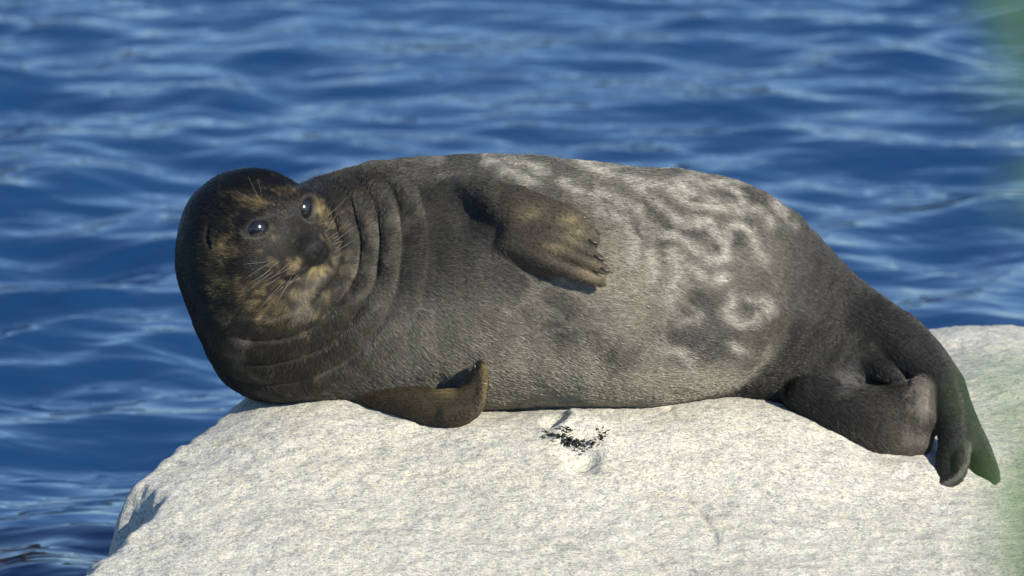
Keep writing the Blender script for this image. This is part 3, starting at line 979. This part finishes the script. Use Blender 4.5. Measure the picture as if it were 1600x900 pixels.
# ------------------------------------------------------------------ near bank and the shrub whose leaves hang out of focus
def build_bank():
    xs = np.linspace(-9, 9, 91); ys = np.linspace(-26, -7.0, 96)
    X, Y = np.meshgrid(xs, ys)
    P = np.column_stack([X.ravel(), Y.ravel()])
    z = 0.85 * (1 - sstep(-8.9, -7.5, P[:, 1])) - 1.1 * sstep(-8.9, -7.2, P[:, 1]) + 0.06 * fbm(P, 1.2, 4, 700)
    I = np.arange(len(P)).reshape(96, 91)
    Fq = np.column_stack([I[:-1, :-1].ravel(), I[:-1, 1:].ravel(), I[1:, 1:].ravel(), I[1:, :-1].ravel()])
    tag(mesh_object('bank', np.column_stack([P, z]), Fq, M_BANK), kind='structure')
build_bank()

def build_shrub():
    r = np.random.default_rng(3)
    base = np.array([PX(1660, 450, -8.9)[0] + 0.05, PX(1660, 450, -8.9)[1], 0.83])
    sh = empty('shrub', base.tolist())
    tag(sh, 'green leafy shrub blurred in front of the boulder', 'shrub')
    leafV = []; leafF = []
    def leaf(p, d, L, wd):
        d = norm(d); s = norm(np.cross(d, [0.2, -0.9, 0.3])); up = np.cross(s, d)
        k = len(leafV)
        for t, ww in ((0, .1), (.25, .8), (.5, 1), (.75, .7), (1, .04)):
            cpt = p + d * L * t - up * L * 0.18 * t * t
            leafV.extend([cpt - s * wd * ww + up * wd * 0.25 * ww, cpt, cpt + s * wd * ww + up * wd * 0.25 * ww])
        for i in range(4):
            a = k + i * 3
            leafF.extend([(a, a + 1, a + 4, a + 3), (a + 1, a + 2, a + 5, a + 4)])
    stems = [[(1665, 1500, -8.9), (1680, 900, -8.95), (1690, 450, -9.0), (1675, 60, -9.02), (1660, -140, -9.0)],
             [(1665, 1500, -8.9), (1675, 1100, -8.8), (1665, 850, -8.85), (1650, 690, -8.9), (1640, 600, -8.92)],
             [(1672, 1500, -8.9), (1700, 900, -9.1), (1720, 300, -9.2), (1740, -300, -9.2)],
             [(1672, 1500, -8.9), (1760, 1000, -8.7), (1840, 500, -8.7), (1900, 0, -8.7)]]
    for si, st in enumerate(stems):
        pts = catmull([PX(*c) for c in st], 6)
        pts[0] = base + r.normal(0, 0.02, 3) * [1, 1, 0]
        Vs, Fs = tube(pts - base, np.linspace(0.006, 0.0012, len(pts)), 7)
        mesh_object('stem', np.array(Vs), Fs, M_STEM, sh)
        if si >= 2:
            for p in pts[4:]:
                for _ in range(5):
                    leaf(p - base, [r.normal(0, .6) + 0.5, r.normal(0, .6), r.normal(0.2, .5)], r.uniform(.03, .05), r.uniform(.005, .008))
    spots = [(1640, 710), (1634, 760), (1640, 815), (1600, 590), (1646, 650), (1570, 70), (1600, 20), (1612, 45), (1628, 110), (1590, -20), (1645, 250)]
    for (px, py) in spots:
        p = PX(px + 40, py + 14, -8.95 + r.normal(0, 0.06))
        leaf(p - base, [-0.9 + r.normal(0, .25), r.normal(0, .3), r.normal(0.1, .45)], r.uniform(.024, .036), r.uniform(.0045, .007))
    mesh_object('foliage', np.array(leafV), leafF, M_LEAF, sh)['kind'] = 'stuff'
build_shrub()

# ------------------------------------------------------------------ wooded far shore (seen only in the ripples' reflections)
def build_far_shore():
    r = np.random.default_rng(17)
    Vs = []; Fs = []
    for i in range(14000):
        x = r.uniform(-70, 10); y = 120 + 0.15 * x + r.uniform(0, 8)
        hgt = 2.6 * (4.2 + 1.8 * math.sin(x * 0.21) + 1.2 * math.sin(x * 0.53 + 1)) * (1 - max(0, (x + 15) / 25) ** 2 if x > -15 else 1)
        if hgt < 0.4: continue
        c = np.array([x, y, WATER_Z + hgt * r.random() ** 0.8])
        a = r.normal(0, 1, 3); b = r.normal(0, 1, 3); a = a / np.linalg.norm(a) * r.uniform(.8, 1.8); b = b / np.linalg.norm(b) * r.uniform(.8, 1.8)
        k = len(Vs); Vs += [c - a, c - b, c + a, c + b]; Fs.append((k, k + 1, k + 2, k + 3))
    o = mesh_object('far_woods', np.array(Vs), Fs, mat_plain('shore_foliage', (0.075, 0.072, 0.026), 0.8, 0.2, 0.4, 0.5))
    tag(o, 'olive wooded far shore beyond the blue water', 'woods', kind='stuff')
build_far_shore()
